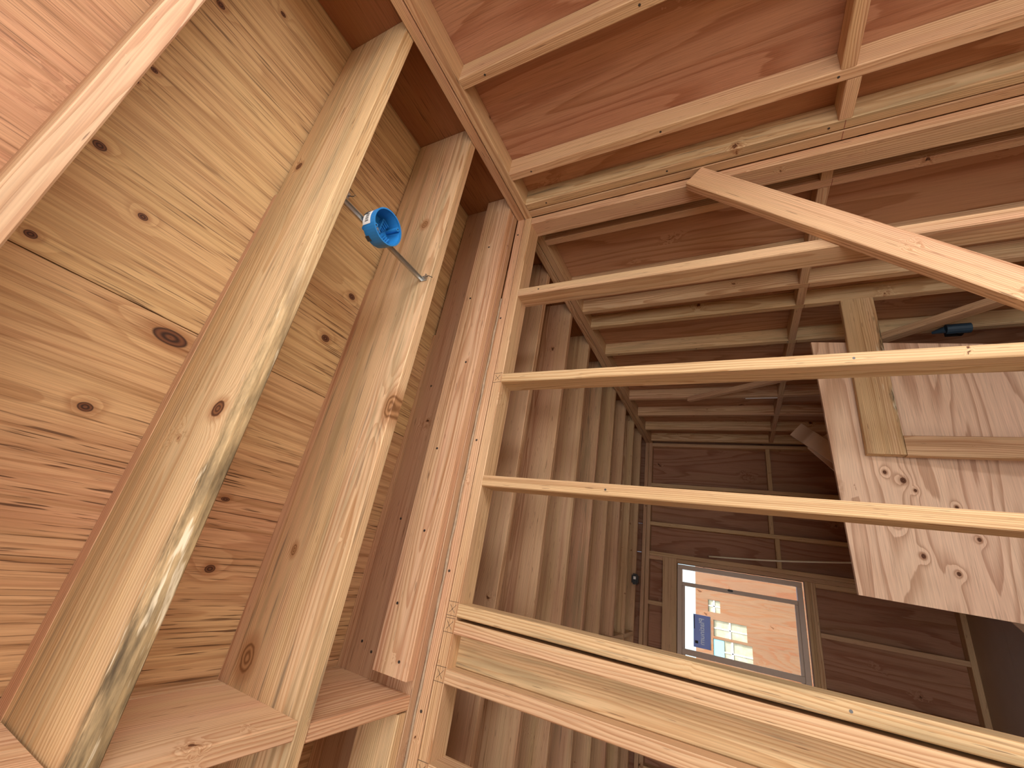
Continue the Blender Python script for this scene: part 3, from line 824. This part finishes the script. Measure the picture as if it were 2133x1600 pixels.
for k in range(4):                               # cable clamp tongues with louvres
    a = math.radians(20 + 90 * k)
    u, v = Vector((math.cos(a), math.sin(a), 0)), Vector((-math.sin(a), math.cos(a), 0))
    rot = Matrix((u, v, Vector((0, 0, 1)))).transposed()
    bm = bmesh.new()
    for q in range(4):
        bm_box(bm, Vector((BX, BY, BZ)) + u * (.020 + .006 * q) + Vector((0, 0, DP - .008 - .003 * q)), (.0035, .024, .004), rot)
    bm_box(bm, Vector((BX, BY, BZ)) + u * .030 + Vector((0, 0, DP - .006)), (.030, .026, .003), rot)
    mesh_obj('cable_clamp', cb, bm, 'blue_plastic')
    bm = bmesh.new()
    bm_box(bm, Vector((BX, BY, BZ)) + u * (R1 - .0005) + Vector((0, 0, DP - .009)), (.005, .016, .014), rot)
    mesh_obj('knockout', cb, bm, 'felt')
bm = bmesh.new(); bm_box(bm, (BX, BY, BZ + DP - .012), (.003, R0 * 1.5, .012)); mesh_obj('rib', cb, bm, 'blue_plastic')
bm = bmesh.new(); bm_tube(bm, [(BX, BY, BZ + DP - .010), (BX, BY, BZ + DP - .003)], .009, 14); bm_tube(bm, [(BX, BY, BZ + DP - .014), (BX, BY, BZ + DP - .010)], .004, 10)
mesh_obj('mounting_screw', cb, bm, 'galvanised')
# white barcode label wrapped on the side
def wrap_patch(a0, a1, z0, z1, rr):
    bm = bmesh.new(); n = 8; lo = []; hi = []
    for k in range(n + 1):
        a = a0 + (a1 - a0) * k / n
        for lst, z in ((lo, z0), (hi, z1)):
            rz = R0 + (R1 - R0) * z / DP + rr
            lst.append(bm.verts.new((BX + rz * math.cos(a), BY + rz * math.sin(a), BZ + z)))
    for k in range(n):
        bm.faces.new((lo[k], lo[k + 1], hi[k + 1], hi[k]))
    return bm
la = math.radians(176)
lab = mesh_obj('barcode_label', cb, wrap_patch(la - .42, la + .42, .014, .046, .0006), 'paper', label='white barcode label')
for k in range(11):
    a = la - .26 + .052 * k
    mesh_obj('bar', lab, wrap_patch(a, a + (.018 if k % 3 else .034), .022, .036, .0009), 'ink')
# steel bar hanger from joist to joist, flanges and bent nails
HZ, HY = BZ + DP + .003, -0.829
bm = bmesh.new()
bm_box(bm, ((JX1 + T + JX1 + .4064) / 2, HY, HZ), (.4064 - T - .002, .0165, .0022))
bm_box(bm, ((JX1 + T + JX1 + .4064) / 2, HY - .0078, HZ - .003), (.4064 - T - .002, .0012, .006))
bm_box(bm, ((JX1 + T + JX1 + .4064) / 2, HY + .0078, HZ - .003), (.4064 - T - .002, .0012, .006))
hb = mesh_obj('hanger_bar', cb, bm, 'galvanised')
for s, xx in ((1, JX1 + .4064 - .0015), (-1, JX1 + T + .0015)):
    bm = bmesh.new(); bm_box(bm, (xx, HY, HZ - .014), (.0016, .021, .030)); bm_box(bm, (xx - s * .006, HY, HZ - .029), (.012, .019, .0016))
    fl = mesh_obj('flange', hb, bm, 'galvanised')
    bm = bmesh.new(); bm_tube(bm, [(xx - s * .0015, HY, HZ - .018), (xx - s * .008, HY + .002, HZ - .03), (xx - s * .013, HY + .004, HZ - .046), (xx - s * .008, HY + .010, HZ - .060)], .0013, 6)
    mesh_obj('bent_nail', fl, bm, 'steel_dark')

# ------------------------------------------------------------------ neighbouring building outside the window
nb = empty('neighbouring_building', (8.0, 0, FL), 'neighbouring plywood sheathed building outside the window', 'building')
NX = 8.0
def ppanel(y, z, mat='ply_neighbour', **kw):
    return board('wall_panel', nb, (NX, NX + .012), y, z, 'z', mat, thin='Z', r=.0008, **kw)
ntop = 0.60
holes = [(0.03, 0.20, 0.25, 0.42), (0.30, 0.52, -0.10, 0.35), (0.555, 0.86, -0.16, 0.36)]
ppanel((-1.8, 0.03), (FL, ntop), tone=.8, stain=0.0); ppanel((0.03, 0.20), (FL, 0.25), tone=.8, stain=0.0); ppanel((0.03, 0.20), (0.42, ntop), tone=.8, stain=0.0)
ppanel((0.20, 0.30), (FL, ntop), tone=.8, stain=0.0)
ppanel((0.30, 0.52), (FL, -.10), tone=.8, stain=0.0); ppanel((0.30, 0.52), (.35, ntop), tone=.8, stain=0.0)
ppanel((0.52, 0.555), (FL, ntop), tone=.8, stain=0.0)
ppanel((0.555, 0.86), (FL, -.16), tone=.8, stain=0.0); ppanel((0.555, 0.86), (.36, ntop), tone=.8, stain=0.0)
ppanel((0.86, 3.0), (FL, ntop), tone=.8, stain=0.0)
for (y0, y1, z0, z1) in holes:
    wnd = vbox('window', nb, (NX + .02, NX + .03), (y0 - .01, y1 + .01), (z0 - .01, z1 + .01), 'leaf_grey', bev=.0005)
    vbox('mullion', wnd, (NX + .012, NX + .02), (y0, y1), ((z0 + z1) / 2 - .012, (z0 + z1) / 2 + .012), 'trim_white', bev=.0005)
    vbox('mullion', wnd, (NX + .012, NX + .02), ((y0 + y1) / 2 - .008, (y0 + y1) / 2 + .008), (z0, z1), 'trim_white', bev=.0005)
vbox('blue_pane', nb, (NX + .010, NX + .019), (0.56, 0.84), (0.21, 0.355), 'tarp_blue', bev=.0005)

print('objects', len(bpy.data.objects), 'tris', sum(len(o.data.loop_triangles) or len(o.data.polygons) * 2 for o in bpy.data.objects if o.type == 'MESH'))
